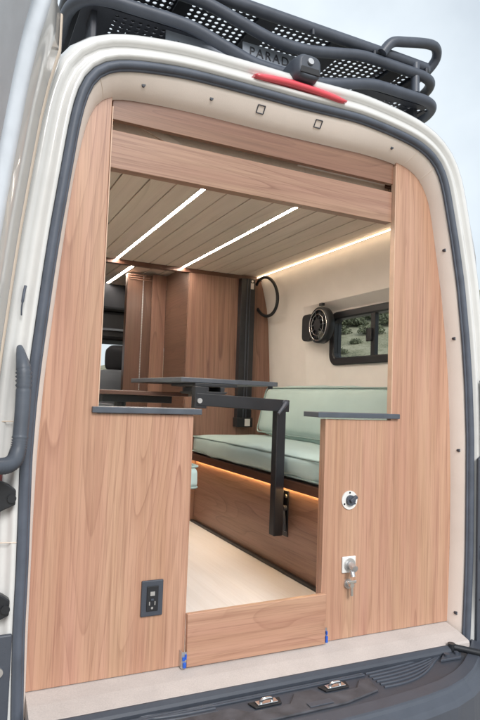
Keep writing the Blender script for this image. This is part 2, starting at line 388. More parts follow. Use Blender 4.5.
# --- bumper step
bz = -.054
xs = [-1.0+i*.05 for i in range(41)]
def rim(x):      # rear edge of the recessed tread
    return interp([(0, -.316), (.2, -.31), (.33, -.30), (.45, -.283), (.55, -.252), (.63, -.212), (.70, -.165), (.78, -.105), (.86, -.035), (.93, .05), (1.1, .2)], abs(x))
rows = []
tread = MB()
xx = [-.925+i*.025 for i in range(75)]
for t in (0, .25, .5, .75, 1): rows.append([(x, lerp(max(0, rim(x)+.06), rim(x), t), bz) for x in xx])
tread.strip(rows, False)
bump = tread.build('bumper_step', M['plastic'], van)
mb = MB(); rows = []
prof2 = [(0, bz), (-.002, bz+.007), (-.007, bz+.011), (-.050, bz+.009), (-.056, bz+.006), (-.062, bz-.002), (-.082, bz-.016), (-.094, bz-.03), (-.10, bz-.2), (-.09, bz-.32)]
for dy, z in prof2: rows.append([(x, rim(x)+dy, z) for x in [-.99+i*.02475 for i in range(81)]])
mb.strip(rows, False); mb.build('bumper_rim', M['plastic2'], van)
for s in (-1, 1):
    mb = MB(); mb.prism([(s*.80, -.42), (s*.80, bz-.004), (s*1.03, bz-.004), (s*1.045, -.42)], -.19, .5); mb.build('bumper_corner', M['plastic'], van, bevel=.015)
# swept tread ribs
for j in range(6):
    for sg in (-1, 1):
        pts = []
        for i in range(22):
            u = i/21; x = sg*(.27+u*(.40-.022*j)); y = -.152-.019*j*(1-u*.42)+.05*u*u-.004*j*math.sin(u*3.1)
            y = max(y, rim(x)+.014); pts.append((x, y, bz+.001))
        mb = MB(); mb.tube(pts, .0048, 8, rb=.0036); mb.build('tread_rib', M['plastic2'], bump)
for y in (-.150, -.160):   # long straight ribs along the threshold
    mb = MB(); mb.box((-.70, y-.003, bz), (.26, y+.003, bz+.006)); mb.build('tread_rib', M['plastic2'], bump, bevel=.002)
def striker(x, y):
    mb = MB(); mb.prism([(x-.040, y-.016), (x+.045, y-.016), (x+.055, y+.018), (x-.050, y+.018)], bz+.001, bz+.006, 'xy'); o = mb.build('striker_pocket', M['black_matt'], bump, bevel=.002)
    m2 = MB(); m2.box((x-.030, y-.011, bz+.006), (x+.036, y+.011, bz+.010)); m2.tube(smooth_path([(x-.018, y, bz+.008), (x-.012, y-.006, bz+.02), (x+.012, y-.006, bz+.02), (x+.020, y-.001, bz+.008)]), .005, 8)
    m2.build('striker', M['chrome'], o, bevel=.0015)
striker(-.125, -.203); striker(.12, -.193)
# raised web round the pockets
mb = MB(); mb.prism([(-.62, -.195), (-.23, -.195), (-.19, -.233), (-.06, -.233), (-.02, -.185), (.04, -.185), (.07, -.225), (.18, -.225), (.22, -.185), (.26, -.185), (.235, -.262), (.10, -.290), (-.62, -.294)], bz, bz+.007, 'xy')
mb.build('tread_pad', M['dusty'], bump, bevel=.003)
for x in (-.55, -.42, -.29, .02):
    mb = MB(); mb.box((x-.04, -.28, bz+.0072), (x+.04, -.256, bz+.0105)); mb.build('tread_block', M['plastic2'], bump, bevel=.0015)
# door check arm at the right
mb = MB(); mb.prism([(.57, -.175), (.66, -.18), (.70, -.14), (.62, -.135)], bz+.001, bz+.010, 'xy'); mb.disc((.615, -.158, bz+.010), (0, 0, 1), .010, .008); mb.disc((.66, -.158, bz+.010), (0, 0, 1), .008, .008)
br = mb.build('check_bracket', M['plastic2'], van, bevel=.002)
mb = MB(); mb.tube([(.664, -.128, -.030), (.745, -.20, -.040), (.88, -.35, -.06)], .0115, 12); mb.disc((.664, -.130, -.052), (0, 0, 1), .013, .034)
mb.build('check_arm', M['black'], br)

# --- tail lamps, hinges, cable conduits
for s in (-1, 1):
    mb = MB(); mb.prism([(s*.866, .205), (s*.866, .64), (s*1.0, .70), (s*1.02, .205)], -.108, .10); lamp = mb.build('tail_lamp', M['red_dark'], van, bevel=.012)
    lamp['label'] = 'dark red tall tail lamp'
    mb = MB(); mb.prism([(s*.820, -.16), (s*.820, .63 if s > 0 else .20), (s*.864, .66 if s > 0 else .20), (s*.9, .15), (s*.9, -.16)], -.102, -.089); mb.build('lamp_surround', M['plastic2'], van, bevel=.004)
    if s > 0:
        for z in (.105, .30): mb = MB(); mb.box((.828, -.1035, z), (.864, -.1025, z+.004)); mb.build('surround_seam', M['black'], van)
    for z0 in ((.55, .27) if s < 0 else (.27, 1.5)):
        mb = MB(); mb.prism([(s*.832, z0-.018), (s*.832, z0+.02), (s*.85, z0+.034), (s*.93, z0+.075), (s*.93, z0-.07), (s*.86, z0-.03)], -.112, -.086)
        mb.disc((s*.842, -.112, z0), (0, -1, 0), .011, .008); h = mb.build('door_hinge', M['black'], van, bevel=.003)
    mb = MB(); mb.disc((s*.850, -.1025, .11), (0, -1, 0), .012, .007); mb.build('lamp_bolt', M['steel'], van, bevel=.002)
    # conduit
    if s < 0: pts = [(-.842, -.085, .945), (-.838, -.105, .92), (-.832, -.125, .88), (-.830, -.13, .80), (-.832, -.135, .72), (-.836, -.14, .675), (-.85, -.16, .647), (-.885, -.19, .642), (-.95, -.23, .66)]
    else: pts = [(.846, -.085, .93), (.848, -.10, .91), (.85, -.115, .88), (.852, -.12, .80), (.855, -.12, .72), (.865, -.12, .66), (.90, -.10, .63), (.97, -.06, .62)]
    sp = smooth_path(pts, 14); rad = []
    for i, p in enumerate(sp):
        u = i/len(sp); r0 = .0075+.0115*min(1, u/.24)
        if .24 < u < .32 or u > .52: r0 += .0022*(1 if i % 2 else -1)
        rad.append(r0)
    mb = MB(); mb.tube(sp, rad, 16); mb.build('cable_conduit', M['hose'], van)
# body colour pressings at the left frame
for z in (.745, .43):
    mb = MB(); mb.tube([(-.822, -.0868, z), (-.850, -.0875, z+.002), (-.90, -.075, z)], .0016, 6); mb.build('frame_pressing', M['beige'], van)
mb = MB(); mb.tube(smooth_path([(-.842, -.085, 1.03), (-.843, -.092, 1.05), (-.84, -.092, 1.085), (-.836, -.085, 1.11)]), [.002]*9+[.0038]*10, 8); mb.build('drain_plug', M['rubber'], van)

# --- high brake lamp and rear view camera on the roof edge
mb = MB()
rows = []
for i in range(25):
    u = i/24; x = lerp(-.178, .178, u); h = .0075*(1-abs(2*u-1)**10)+.002
    zc = 1.882-.012*(2*u-1)**2
    rows.append([(x, -.080, zc-h), (x, -.098, zc-h*.9), (x, -.103, zc), (x, -.094, zc+h), (x, -.06, zc+h*1.3)])
mb.strip(rows, True); brake = mb.build('brake_lamp', M['red'], van, solid=.004)
mb = MB(); rows = []
for y, w, h, z0 in ((.06, .03, .025, 1.925), (.03, .042, .055, 1.915), (-.03, .05, .078, 1.90), (-.085, .05, .088, 1.895), (-.118, .044, .080, 1.898), (-.124, .034, .066, 1.905)):
    ring = []
    for k in range(20):
        a = 2*math.pi*k/20; ex = abs(math.cos(a))**.55*(1 if math.cos(a) > 0 else -1); ez = abs(math.sin(a))**.6*(1 if math.sin(a) > 0 else -1)
        ring.append((.012+w*ex, y, z0+h*.5+h*.5*ez))
    rows.append(ring)
mb.strip(rows, True, True); mb.add(rows[-1], [list(range(20))]); mb.add(rows[0], [list(range(19, -1, -1))])
camh = mb.build('camera_housing', M['plastic2'], van, weld=True)
mb = MB(); mb.disc((.012, -.124, 1.952), (0, -1, .15), .011, .006); mb.build('lens', M['steel'], camh, bevel=.002)
mb = MB(); mb.prism([(-.026, 1.91), (.05, 1.91), (.046, 1.932), (-.022, 1.932)], -.1275, -.123); mb.build('lamp_window', M['black_matt'], camh, bevel=.002)

# --- left rear door, swung wide open along its leaning hinge line
A = R(19)
seal_tab = sorted([(p.y, p.x) for p in PS if p.x < 0 and p.y < 1.74], key=lambda q: q[0])
def hinge(z):
    zz = min(z, 1.72); x = interp(seal_tab, zz); return Vector((x-.096, -.105, z))
dd = Vector((-math.sin(A), -math.cos(A), 0)); nn = Vector((math.cos(A), -math.sin(A), 0))
zs = [-.05+i*.1 for i in range(20)]
def dpt(t, z, o): return hinge(z)+dd*t+nn*o
def door_rows(cols): return [[tuple(dpt(t, z, o)) for z in zs] for t, o in cols]
door = MB(); door.strip(door_rows([(.0, -.075), (.0, -.012), (.012, 0), (.10, 0), (.115, .006), (.20, .006), (.235, -.02), (.80, -.02)]))
door.strip(door_rows([(.80, -.02), (.82, -.03), (.82, -.08), (.0, -.075)]))
dr = door.build('rear_door', M['paint'], van, weld=True)
dr['label'] = 'left rear door swung wide open'
mb = MB(); mb.strip(door_rows([(.235, -.018), (.238, .018), (.26, .026), (.285, .02), (.30, -.018)])); mb.build('seal_strip', M['door_liner'], dr)
mb = MB(); mb.strip(door_rows([(.03, .0008), (.033, .005), (.043, .005), (.046, .0008)])); mb.build('edge_moulding', M['beige'], dr)
mb = MB(); mb.strip(door_rows([(.32, -.018), (.33, .012), (.76, .012), (.78, -.018)])); mb.build('inner_panel', M['door_liner'], dr)

# ================================================================== WOODEN REAR WALL
wall = empty('wooden_rear_wall', (0, 0, 0), 'pinkish walnut rear wall with a stepped cut out, filling the van doorway', 'wooden wall')
outl = [p for p in offset(PI_, .012) if p.x < 0]; outr = [p for p in offset(PI_, .012) if p.x > 0]
T = .020
lp = [(max(p.x, -.90), p.y) for p in outl if .003 < p.y and p.x < -.612]
lp = [(lp[0][0], .002)] + lp + [(-.611, lp[-1][1]+.003), (-.609, .770), (-.305, .770), (-.305, .002)]
mb = MB(); mb.prism(lp, -.001, T); pl = mb.build('left_panel', M['wood_left'], wall, bevel=.0012)
mb = MB(); mb.box((-.6095, -.0035, .772), (-.6065, .021, 1.70)); mb.build('edge_band', M['edge'], pl)
rp = [(p.x, p.y) for p in outr if p.y > .003 and p.x > .50]
rp = [(.191, .002), (.191, .766), (.480, .766), (.482, rp[0][1])] + rp + [(rp[-1][0], .002)]
mb = MB(); mb.prism(rp, -.001, T); pr_ = mb.build('right_panel', M['wood_right'], wall, bevel=.0012)
mb = MB(); mb.box((.478, -.0035, .768), (.4815, .021, 1.735)); mb.build('edge_band', M['edge'], pr_)
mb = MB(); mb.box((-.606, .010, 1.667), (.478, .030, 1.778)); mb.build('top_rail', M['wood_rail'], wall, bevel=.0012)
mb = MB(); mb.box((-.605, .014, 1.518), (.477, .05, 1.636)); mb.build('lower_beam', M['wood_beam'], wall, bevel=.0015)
for x0, x1 in ((-.626, -.282), (.152, .512)):
    z1 = .790
    mb = MB(); mb.box((x0, -.014, z1-.018), (x1, .085, z1)); mb.build('shelf_ledge', M['ledge'], wall, bevel=.002)
# stiffener posts behind the half walls
for x0, x1 in ((-.325, -.3055), (.1915, .211)):
    mb = MB(); mb.box((x0, .0205, .03), (x1, .034, .765)); mb.build('return_edge', M['wood_left'], wall, bevel=.001)
# power outlet (left)
mb = MB(); mb.prism([(-.452, .166), (-.384, .166), (-.384, .272), (-.452, .272)], -.009, -.001); ou = mb.build('power_outlet', M['plastic'], wall, bevel=.003)
mb = MB(); mb.box((-.436, -.0125, .182), (-.400, -.009, .256)); ins = mb.build('socket_insert', M['black_matt'], ou, bevel=.002)
mb = MB()
mb.box((-.426, -.0145, .228), (-.412, -.0125, .240)); mb.box((-.429, -.0138, .200), (-.426, -.0125, .211)); mb.box((-.412, -.0138, .200), (-.409, -.0125, .211)); mb.disc((-.419, -.0125, .192), (0, -1, 0), .0035, .0012)
mb.build('socket_contact', M['steel'], ou)
mb = MB(); mb.box((-.423, -.0148, .214), (-.415, -.0125, .219)); mb.build('reset_button', M['plastic2'], ou)
# rotary switch (right)
mb = MB(); mb.disc((.299, -.001, .481), (0, -1, 0), .033, .004, 32); sw = mb.build('rotary_switch', M['white_pl'], wall, bevel=.001)
mb = MB(); mb.disc((.300, -.005, .481), (0, -1, 0), .018, .010, 24); mb.obox((.306, -.018, .487), (1, 0, .6), (0, 1, 0), (-.6, 0, 1), (.016, .006, .006)); mb.build('knob', M['plastic2'], sw, bevel=.002)
for a in (90, 210, 330):
    mb = MB(); mb.disc((.299+.026*math.cos(R(a)), -.005, .481+.026*math.sin(R(a))), (0, -1, 0), .0035, .001, 10); mb.build('screw', M['black_matt'], sw)
# shower fitting and tap valve
mb = MB(); mb.box((.272, -.008, .228), (.330, -.001, .285)); wf = mb.build('water_inlet', M['white_pl'], wall, bevel=.005, seg=3)
mb = MB(); mb.disc((.301, -.008, .258), (0, -1, 0), .022, .006); mb.disc((.301, -.014, .258), (0, -1, -.3), .012, .03); mb.disc((.296, -.03, .243), (0, -.4, -1), .009, .022); mb.build('hose_coupling', M['steel'], wf, bevel=.002)
mb = MB(); mb.disc((.301, -.001, .190), (0, -1, 0), .017, .006); tv = mb.build('tap_valve', M['steel'], wall, bevel=.002)
mb = MB(); mb.disc((.301, -.007, .190), (0, -1, 0), .009, .022); mb.disc((.301, -.024, .19), (.05, 0, -1), .006, .036); mb.obox((.301, -.026, .202), (1, 0, 0), (0, 1, 0), (0, 0, 1), (.018, .003, .005)); mb.build('spout', M['chrome'], tv, bevel=.0015)

# drawer below the doorway
drw = empty('floor_drawer', (-.053, -.03, 0), 'wide wooden floor drawer front with blue slide clips at its lower corners', 'drawer')
mb = MB(); mb.hexa([(-.304, -.022, .0035), (.198, -.022, .0035), (.198, -.004, .0035), (-.304, -.004, .0035), (-.307, -.022, .162), (.199, -.022, .170), (.199, -.004, .170), (-.307, -.004, .162)])
mb.build('drawer_front', M['wood_drawer'], drw, bevel=.0015)
for x, s in ((-.318, -1), (.203, 1)):
    mb = MB(); mb.box((x-.004, -.018, .006), (x+.004, .0, .055)) if s > 0 else mb.box((x-.004, -.024, .004), (x+.012, -.0225, .052))
    if s < 0:
        mb.box((x-.004, -.0225, .004), (x-.001, -.002, .052))
    sl = mb.build('drawer_slide', M['steel'], drw)
    mb = MB()
    if s < 0: mb.box((x, -.030, .006), (x+.010, -.0245, .022)); mb.box((x-.002, -.028, .027), (x+.006, -.0245, .038)); mb.box((x+.006, -.029, .03), (x+.011, -.0245, .046))
    else: mb.box((x-.004, -.026, .008), (x+.004, -.0185, .03)); mb.box((x-.002, -.025, .034), (x+.003, -.0185, .046))
    mb.build('release_clip', M['blue'], sl, bevel=.001)

# ================================================================== INTERIOR SHELL (parts of the van)
FZ = .03
mb = MB(); mb.box((-.9, .022, FZ-.025), (.9, 2.4, FZ)); fl = mb.build('interior_floor', M['vinyl'], van)
mb = MB(); mb.box((.418, .09, FZ+.001), (.4375, 1.86, FZ+.014)); mb.build('floor_track', M['black'], fl)
mb = MB(); mb.box((-.9, 2.4, FZ-.025), (.9, 3.98, FZ)); mb.build('cab_floor', M['cloth_dark'], van)
# ceiling boards, grooves between, LED channels
CEIL = 1.662
LEDX = (-.562, -.132, .302)
mb = MB(); x = -.90
edges = []
while x < .86:
    edges.append(x); x += .1085
for x in edges:
    segs = [(x+.003, min(x+.1055, .865))]
    for lx in LEDX:
        out = []
        for a, b_ in segs:
            if a < lx-.0056 and b_ > lx+.0056: out += [(a, lx-.0056), (lx+.0056, b_)]
            elif lx-.0056 <= a < lx+.0056: out.append((lx+.0056, b_))
            elif lx-.0056 < b_ <= lx+.0056: out.append((a, lx-.0056))
            else: out.append((a, b_))
        segs = out
    for a, b_ in segs:
        if b_-a > .004: mb.box((a, .075, CEIL), (b_, 1.865, CEIL+.012))
ceil = mb.build('ceiling_boards', M['ceiling'], van, bevel=.0015)
mb = MB(); mb.box((-.9, .06, CEIL+.0125), (.9, 1.865, CEIL+.03)); mb.build('ceiling_backing', M['wood_trim'], van)
for lx in LEDX:
    mb = MB(); mb.box((lx-.0048, .10, CEIL+.002), (lx+.0048, 1.862, CEIL+.010)); mb.build('led_strip', M['led'], ceil)
mb = MB(); mb.box((.8385, .10, CEIL-.008), (.8430, 1.86, CEIL-.004)); mb.build('led_strip', M['led_wall'], ceil)
mb = MB(); mb.box((-.845, .10, CEIL-.010), (-.838, 1.86, CEIL-.004)); mb.build('led_strip', M['led_wall'], ceil)
mb = MB(); mb.box((-.88, 1.866, CEIL-.026), (.88, 1.905, CEIL+.03)); mb.build('ceiling_cross_trim', M['wood_trim_x'], van, bevel=.002)
# forward ceiling
C2 = 1.70
mb = MB(); x = -.9
while x < .9:
    a, b_ = x+.003, x+.1055
    if not (a < .052 < b_+.01): mb.box((a, 1.906, C2), (b_, 2.95, C2+.012))
    else: mb.box((a, 1.906, C2), (.040, 2.95, C2+.012)); mb.box((.064, 1.906, C2), (b_, 2.95, C2+.012)) if b_ > .07 else None
    x += .1085
c2 = mb.build('forward_ceiling', M['ceiling'], van, bevel=.0015)
mb = MB(); mb.box((.045, 1.95, C2+.003), (.059, 2.93, C2+.010)); mb.build('led_strip', M['led'], c2)
mb = MB(); mb.box((-.9, 1.906, C2+.0125), (.9, 2.95, C2+.03)); mb.build('ceiling_backing', M['wood_trim'], van)
mb = MB(); mb.box((-.9, 2.955, 1.50), (.9, 3.72, 1.75)); mb.build('cab_headliner', M['cloth_dark'], van, bevel=.02)
# screen roller tucked above the beam
mb = MB(); mb.tube([(.08, .062, 1.684), (.474, .062, 1.684)], .0105, 14); mb.build('screen_roller', M['white_pl'], van)
mb = MB(); mb.box((-.60, .058, 1.640), (.476, .072, 1.700)); mb.build('header_board', M['ceiling'], van)
mb = MB(); mb.obox((-.435, .053, 1.668), (1, 0, -.35), (0, 1, 0), (.35, 0, 1), (.075, .003, .012)); mb.build('pull_tab', M['ceiling'], van)

# right wall with a window recess, mirrored left wall with an opening added for light
wx = lambda z: interp([(0, .975), (.8, .975), (1.30, .945), (1.45, .925), (1.58, .893), (1.70, .862)], z)
RY0, RY1, RZ0, RZ1, RX = .10, 1.39, .70, 1.405, 1.0
ysl = [.023, .06, RY0, RY0+.10, .4, .7, 1.0, RY1-.17, RY1-.085, RY1, 1.5, 1.7, 1.9]
zsl = [.0, .3, RZ0, RZ0+.06, 1.045, 1.34, RZ1, 1.42, 1.45, 1.50, 1.55, 1.60, 1.65, 1.70]
def wall_x(y, z):
    x = wx(z)
    ky = min(1, max(0, (RY1-y)/.17), max(0, (y-RY0)/.10)); kz = min(1, max(0, (RZ1-z)/.045), max(0, (z-RZ0)/.06))
    k = min(ky, kz); return lerp(x, RX, k)
ysl = sorted(set(ysl+[WIN[0], WIN[1]]+[RY1-.17, RY1-.173, RY1-.167, RY1-.003, RY1+.003])); zsl = sorted(set(zsl+[WIN[2], WIN[3]]+[RZ1-.045, RZ1-.043, RZ1-.002, RZ1+.002]))
mb = MB()
for i in range(len(ysl)-1):
    for k in range(len(zsl)-1):
        yc = (ysl[i]+ysl[i+1])/2; zc = (zsl[k]+zsl[k+1])/2
        if WIN[0] < yc < WIN[1] and WIN[2] < zc < WIN[3]: continue
        q = [(y, z) for y, z in ((ysl[i], zsl[k]), (ysl[i+1], zsl[k]), (ysl[i+1], zsl[k+1]), (ysl[i], zsl[k+1]))]
        mb.add([(wall_x(y, z), y, z) for y, z in q], [(0, 1, 2, 3)], True)
mb.build('padded_side_wall', M['cream_wall'], van, weld=True)
m2 = MB(); m2.v = [(-x_, y_, z_) for x_, y_, z_ in mb.v]; m2.f = mb.f; m2.sm = mb.sm
m2.build('padded_side_wall', M['cream_wall'], van, weld=True)
mb = MB(); mb.strip([[(-wx(z), y, z) for z in zsl] for y in (1.9, 2.35)]); mb.build('padded_side_wall', M['cream_wall'], van)
mb = MB(); mb.strip([[(wx(z), y, z) for z in zsl] for y in (1.9, 2.35)]); mb.build('padded_side_wall', M['cream_wall'], van)

# right window; its unseen left copy is added to light the bench
win = MB(); y0, y1, z0, z1 = WIN
def rrect(y0, y1, z0, z1, r, n=7):
    out = []
    for cy, cz, a0 in ((y1-r, z1-r, 0), (y0+r, z1-r, 90), (y0+r, z0+r, 180), (y1-r, z0+r, 270)):
        for k in range(n): a = R(a0+90*k/(n-1)); out.append((cy+r*math.cos(a), cz+r*math.sin(a)))
    return out
o1 = rrect(y0-.012, y1+.012, z0-.012, z1+.012, .06); o2 = rrect(y0+.034, y1-.034, z0+.030, z1-.030, .03)
sections = ((1.035, o1), (.985, o1), (.980, rrect(y0-.006, y1+.006, z0-.006, z1+.006, .056)), (.980, rrect(y0+.026, y1-.026, z0+.022, z1-.022, .036)), (.986, o2), (1.035, o2), (1.035, o1))
for sg in (1, -1):
    win = MB(); win.strip([[(sg*x, y, z) for y, z in o] for x, o in sections], False, True)
    wo = win.build('side_window_and_added_copy', M['black'], van)
    mb = MB(); mb.box((sg*1.0-.012, .755, z0+.025), (sg*1.0+.012, .79, z1-.025)); mb.build('window_mullion', M['black'], wo, bevel=.002)
    mb = MB(); mb.box((sg*.981-.007, .768, 1.155), (sg*.981+.007, .815, 1.225)); mb.build('window_latch', M['black_matt'], wo, bevel=.004)
    mb = MB(); mb.prism(o2, sg*1.010, sg*1.013, 'yz'); mb.build('window_pane', M['glass'], wo)

# ================================================================== CUSHIONS AND BENCHES
def cushion(a, b, r=.035, bulge=.018, N=14, soft=.0):
    """rounded, slightly crowned box between two corners -> MB, plus piping paths"""
    a, b = Vector(a), Vector(b); c = (a+b)/2; h = (b-a)/2
    mb = MB(); G = [-1+2*i/N for i in range(N+1)]
    def f(p):
        q = Vector([p[i]*h[i] for i in range(3)]); inn = Vector([max(-h[i]+r, min(h[i]-r, q[i])) for i in range(3)]); d = q-inn
        if d.length > 1e-6: q = inn+d.normalized()*r
        for i in range(3):
            j, k = (i+1) % 3, (i+2) % 3
            q[i] += (1 if p[i] > 0 else -1)*(abs(p[i])**4)*bulge*(1-abs(p[j])**2.5)*(1-abs(p[k])**2.5)
        n_ = .6*math.sin(q.y*41+q.x*3)*soft*(abs(p[0])**3)+math.sin(q.x*17+q.y*9+a.x*5)*math.sin(q.y*13+q.z*19)*soft
        return c+q+Vector((n_*.5, n_*.2, n_))
    for ax in range(3):
        for s in (-1, 1):
            rows = []
            for u in G:
                row = []
                for v in G:
                    p = [0, 0, 0]; p[ax] = s; p[(ax+1) % 3] = u; p[(ax+2) % 3] = v; row.append(f(p))
                rows.append(row)
            mb.strip(rows, True)
    return mb
def pipe_rect(ax, val, a, b, r=.03, n=6):
    """rounded rectangle in the plane axis=val"""
    (a0, a1), (b0, b1) = a, b; out = []
    for cu, cv, s in ((a1-r, b1-r, 0), (a0+r, b1-r, 90), (a0+r, b0+r, 180), (a1-r, b0+r, 270)):
        for k in range(n): t = R(s+90*k/(n-1)); out.append((cu+r*math.cos(t), cv+r*math.sin(t)))
    return [{'z': (u, v, val), 'x': (val, u, v)}[ax] for u, v in out]

# right bench
bench = empty('storage_bench', (.44, 1.0, 0), 'long walnut bench box on the right, glowing under its dark seat edge', 'bench', 'benches along the van sides')
mb = MB(); mb.box((.44, .36, FZ), (.93, 1.86, .424)); mb.build('bench_box', M['wood_bench'], bench, bevel=.001)
mb = MB(); mb.box((.398, .33, .424), (.955, 1.858, .467)); st = mb.build('seat_board', M['wood_trim'], bench, bevel=.003)
mb = MB(); mb.box((.4315, .37, .4185), (.4385, 1.85, .4225)); mb.build('led_strip', M['led_warm'], st)
sc = cushion((.402, .335, .4685), (.95, 1.85, .585), .034, .02, soft=.005).build('seat_cushion', M['mint'], None, loc=(.66, 1.1, .4685), weld=True)
tag(sc, 'long mint green seat cushion lying on the right bench', 'cushion')
for z in (.574, .484):
    mb = MB(); mb.tube(pipe_rect('z', z, (.4035, .949), (.3365, 1.849)), .0045, 8, True); mb.build('piping', M['mint_pipe'], sc)
bc = MB(); cu = cushion((-.06, .37, 0), (.06, 1.60, .285), .034, .022, soft=.005)
lean = Matrix.Rotation(R(-12), 4, 'Y')
def put_lean(vs): 
    out = []
    for v in vs:
        w = Matrix.Rotation(R(13), 4, 'Y') @ Vector((v[0], 0, v[2])); out.append((w.x+.79, v[1], w.z+.612))
    return out
cu.v = put_lean(cu.v)
bk = cu.build('back_cushion', M['mint'], None, loc=(.80, 1.0, .612), weld=True)
tag(bk, 'mint green back cushion leaning on the padded side wall under the window', 'cushion')
for xo in (-.052, .052):
    mb = MB(); mb.tube(put_lean(pipe_rect('x', xo, (.3715, 1.5985), (.0015, .2835))), .0045, 8, True); mb.build('piping', M['mint_pipe'], bk)
# left bench
lb = empty('storage_bench', (-.17, 1.0, 0), 'bench box on the left, almost hidden behind the left half wall', 'bench', 'benches along the van sides')
mb = MB(); mb.box((-.93, .42, FZ), (-.20, 1.80, .424)); mb.build('bench_box', M['wood_bench'], lb, bevel=.001)
mb = MB(); mb.box((-.955, .41, .424), (-.17, 1.80, .467)); mb.build('seat_board', M['wood_trim'], lb, bevel=.003)
lc = cushion((-.95, .40, .4685), (-.112, 1.80, .565), .03, .016, soft=.004).build('seat_cushion', M['mint'], None, loc=(-.5, 1.1, .4685), weld=True)
tag(lc, 'pale mint cushion end peeping out behind the left half wall', 'cushion')
for z in (.557, .477):
    mb = MB(); mb.tube(pipe_rect('z', z, (-.942, -.1145), (.4065, 1.793)), .0045, 8, True); mb.build('piping', M['mint_pipe'], lc)

# ================================================================== TABLE ON ITS SWING ARM
tab = empty('swivel_table', (.345, .61, .22), 'dark grey tabletop on a black swing arm and bench mounted post', 'table')
mb = MB(); mb.box((.322, .585, .222), (.368, .632, .80)); mb.build('post', M['black'], tab, bevel=.004)
mb = MB(); mb.box((.4345, .660, .195), (.4395, .735, .405)); mb.hexa([(.350, .632, .235), (.366, .632, .235), (.434, .735, .235), (.434, .700, .235), (.350, .632, .40), (.366, .632, .40), (.434, .735, .40), (.434, .700, .40)]); mp_ = mb.build('mounting_plate', M['black'], tab, bevel=.001)
for bz_ in (.380, .225): mb = MB(); mb.disc((.4345, .676, bz_), (-1, 0, 0), .008, .005); mb.build('bolt', M['steel'], mp_)
mb = MB(); mb.tube(smooth_path([(.424, .680, .325), (.422, .676, .31), (.424, .672, .27), (.427, .668, .222)]), .0065, 8, rb=.009); mb.disc((.4345, .680, .325), (-1, 0, 0), .014, .016); mb.build('clamp_lever', M['plastic2'], mp_)
mb = MB(); mb.obox((.1575, .600, .809), (.445, -.005, -.018), (0, 1, 0), (.018, 0, .445), (.226, .014, .027))
ar = mb.build('swing_arm', M['black'], tab, bevel=.003)
mb = MB(); mb.disc((-.055, .588, .812), (0, -1, 0), .011, .008); mb.build('bolt', M['steel'], ar, bevel=.001)
mb = MB(); mb.tube([(.36, .578, .815), (.35, .574, .80), (.318, .568, .765)], [.012, .010, .007], 10); mb.disc((.358, .588, .814), (0, -1, 0), .014, .016); mb.build('clamp_lever', M['plastic'], ar)
mb = MB(); mb.box((-.06, .63, .8735), (.14, .95, .8875)); mb.box((-.02, .62, .842), (.0, .9, .872)); mb.box((.055, .62, .842), (.075, .9, .872)); mb.hexa([(-.015, .605, .841), (.07, .605, .841), (.07, .92, .841), (-.015, .92, .841), (-.03, .605, .852), (.085, .605, .852), (.085, .92, .852), (-.03, .92, .852)])
mb.box((-.075, .59, .78), (-.02, .63, .872))
mb.build('slide_bracket', M['black'], tab, bevel=.002)
mb = MB(); poly = [(-.128, .62), (.37, .70), (.392, .715), (.394, .745), (.38, 1.28), (.35, 1.30), (-.15, 1.30), (-.17, 1.27)]
mb.prism(poly, .889, .910, 'xy'); top = mb.build('tabletop', M['tabletop'], tab, bevel=.003)
mb = MB(); mb.disc((.362, .735, .889), (0, 0, -1), .012, .012); mb.build('latch_knob', M['plastic'], tab, bevel=.002)
# a second leaf, brown, below and beyond
leaf = empty('side_table', (-.2, 1.2, .75), 'thin brown table leaf beyond the left half wall, below the dark tabletop', 'table')
mb = MB(); mb.prism([(-.62, 1.0), (.03, .95), (.065, .98), (.05, 1.34), (-.62, 1.40)], .826, .846, 'xy'); mb.build('tabletop', M['wood_trim_x'], leaf, bevel=.003)
mb = MB(); mb.box((-.35, 1.1, .79), (.0, 1.25, .825)); mb.build('bracket', M['black'], leaf, bevel=.003)
mb = MB(); mb.tube([(-.24, 1.2, .57), (-.24, 1.2, .79)], .03, 16); mb.build('post', M['black'], leaf)

# ================================================================== WARDROBE, CABINETS, RAIL
wd = empty('wardrobe', (.6, 1.86, 0), 'tall walnut wardrobe at the far end of the right bench', 'wardrobe')
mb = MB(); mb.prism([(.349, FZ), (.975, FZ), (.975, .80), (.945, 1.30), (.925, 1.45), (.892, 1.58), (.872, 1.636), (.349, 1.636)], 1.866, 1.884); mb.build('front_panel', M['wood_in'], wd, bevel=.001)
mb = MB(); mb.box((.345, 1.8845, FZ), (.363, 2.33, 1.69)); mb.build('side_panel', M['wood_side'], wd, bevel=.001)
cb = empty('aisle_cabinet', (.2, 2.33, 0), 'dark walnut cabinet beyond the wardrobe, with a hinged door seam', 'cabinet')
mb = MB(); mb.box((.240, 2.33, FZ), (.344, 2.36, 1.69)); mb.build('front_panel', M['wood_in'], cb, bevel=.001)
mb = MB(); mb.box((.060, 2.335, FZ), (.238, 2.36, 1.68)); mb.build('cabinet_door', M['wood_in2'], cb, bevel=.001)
mb = MB()
for i in range(70):
    mb.box((.170, 2.329, .86+i*.0116), (.1765, 2.3345, .8685+i*.0116))
mb.build('hinge_strip', M['steel'], cb)
mb = MB(); 
for k in range(3): mb.box((.07+.0*k, 2.328-.004*k, 1.640+.014*k), (.25-.03*k, 2.336, 1.646+.014*k))
mb.build('cornice', M['wood_in'], cb)
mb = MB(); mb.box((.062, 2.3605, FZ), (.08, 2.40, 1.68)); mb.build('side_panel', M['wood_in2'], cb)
kc = empty('galley_cabinet', (-.5, 2.1, 0), 'low dark galley cabinet beyond the left bench', 'cabinet')
mb = MB(); mb.box((-.93, 1.90, FZ), (-.12, 2.35, .74)); mb.build('carcass', M['black_matt'], kc, bevel=.002)
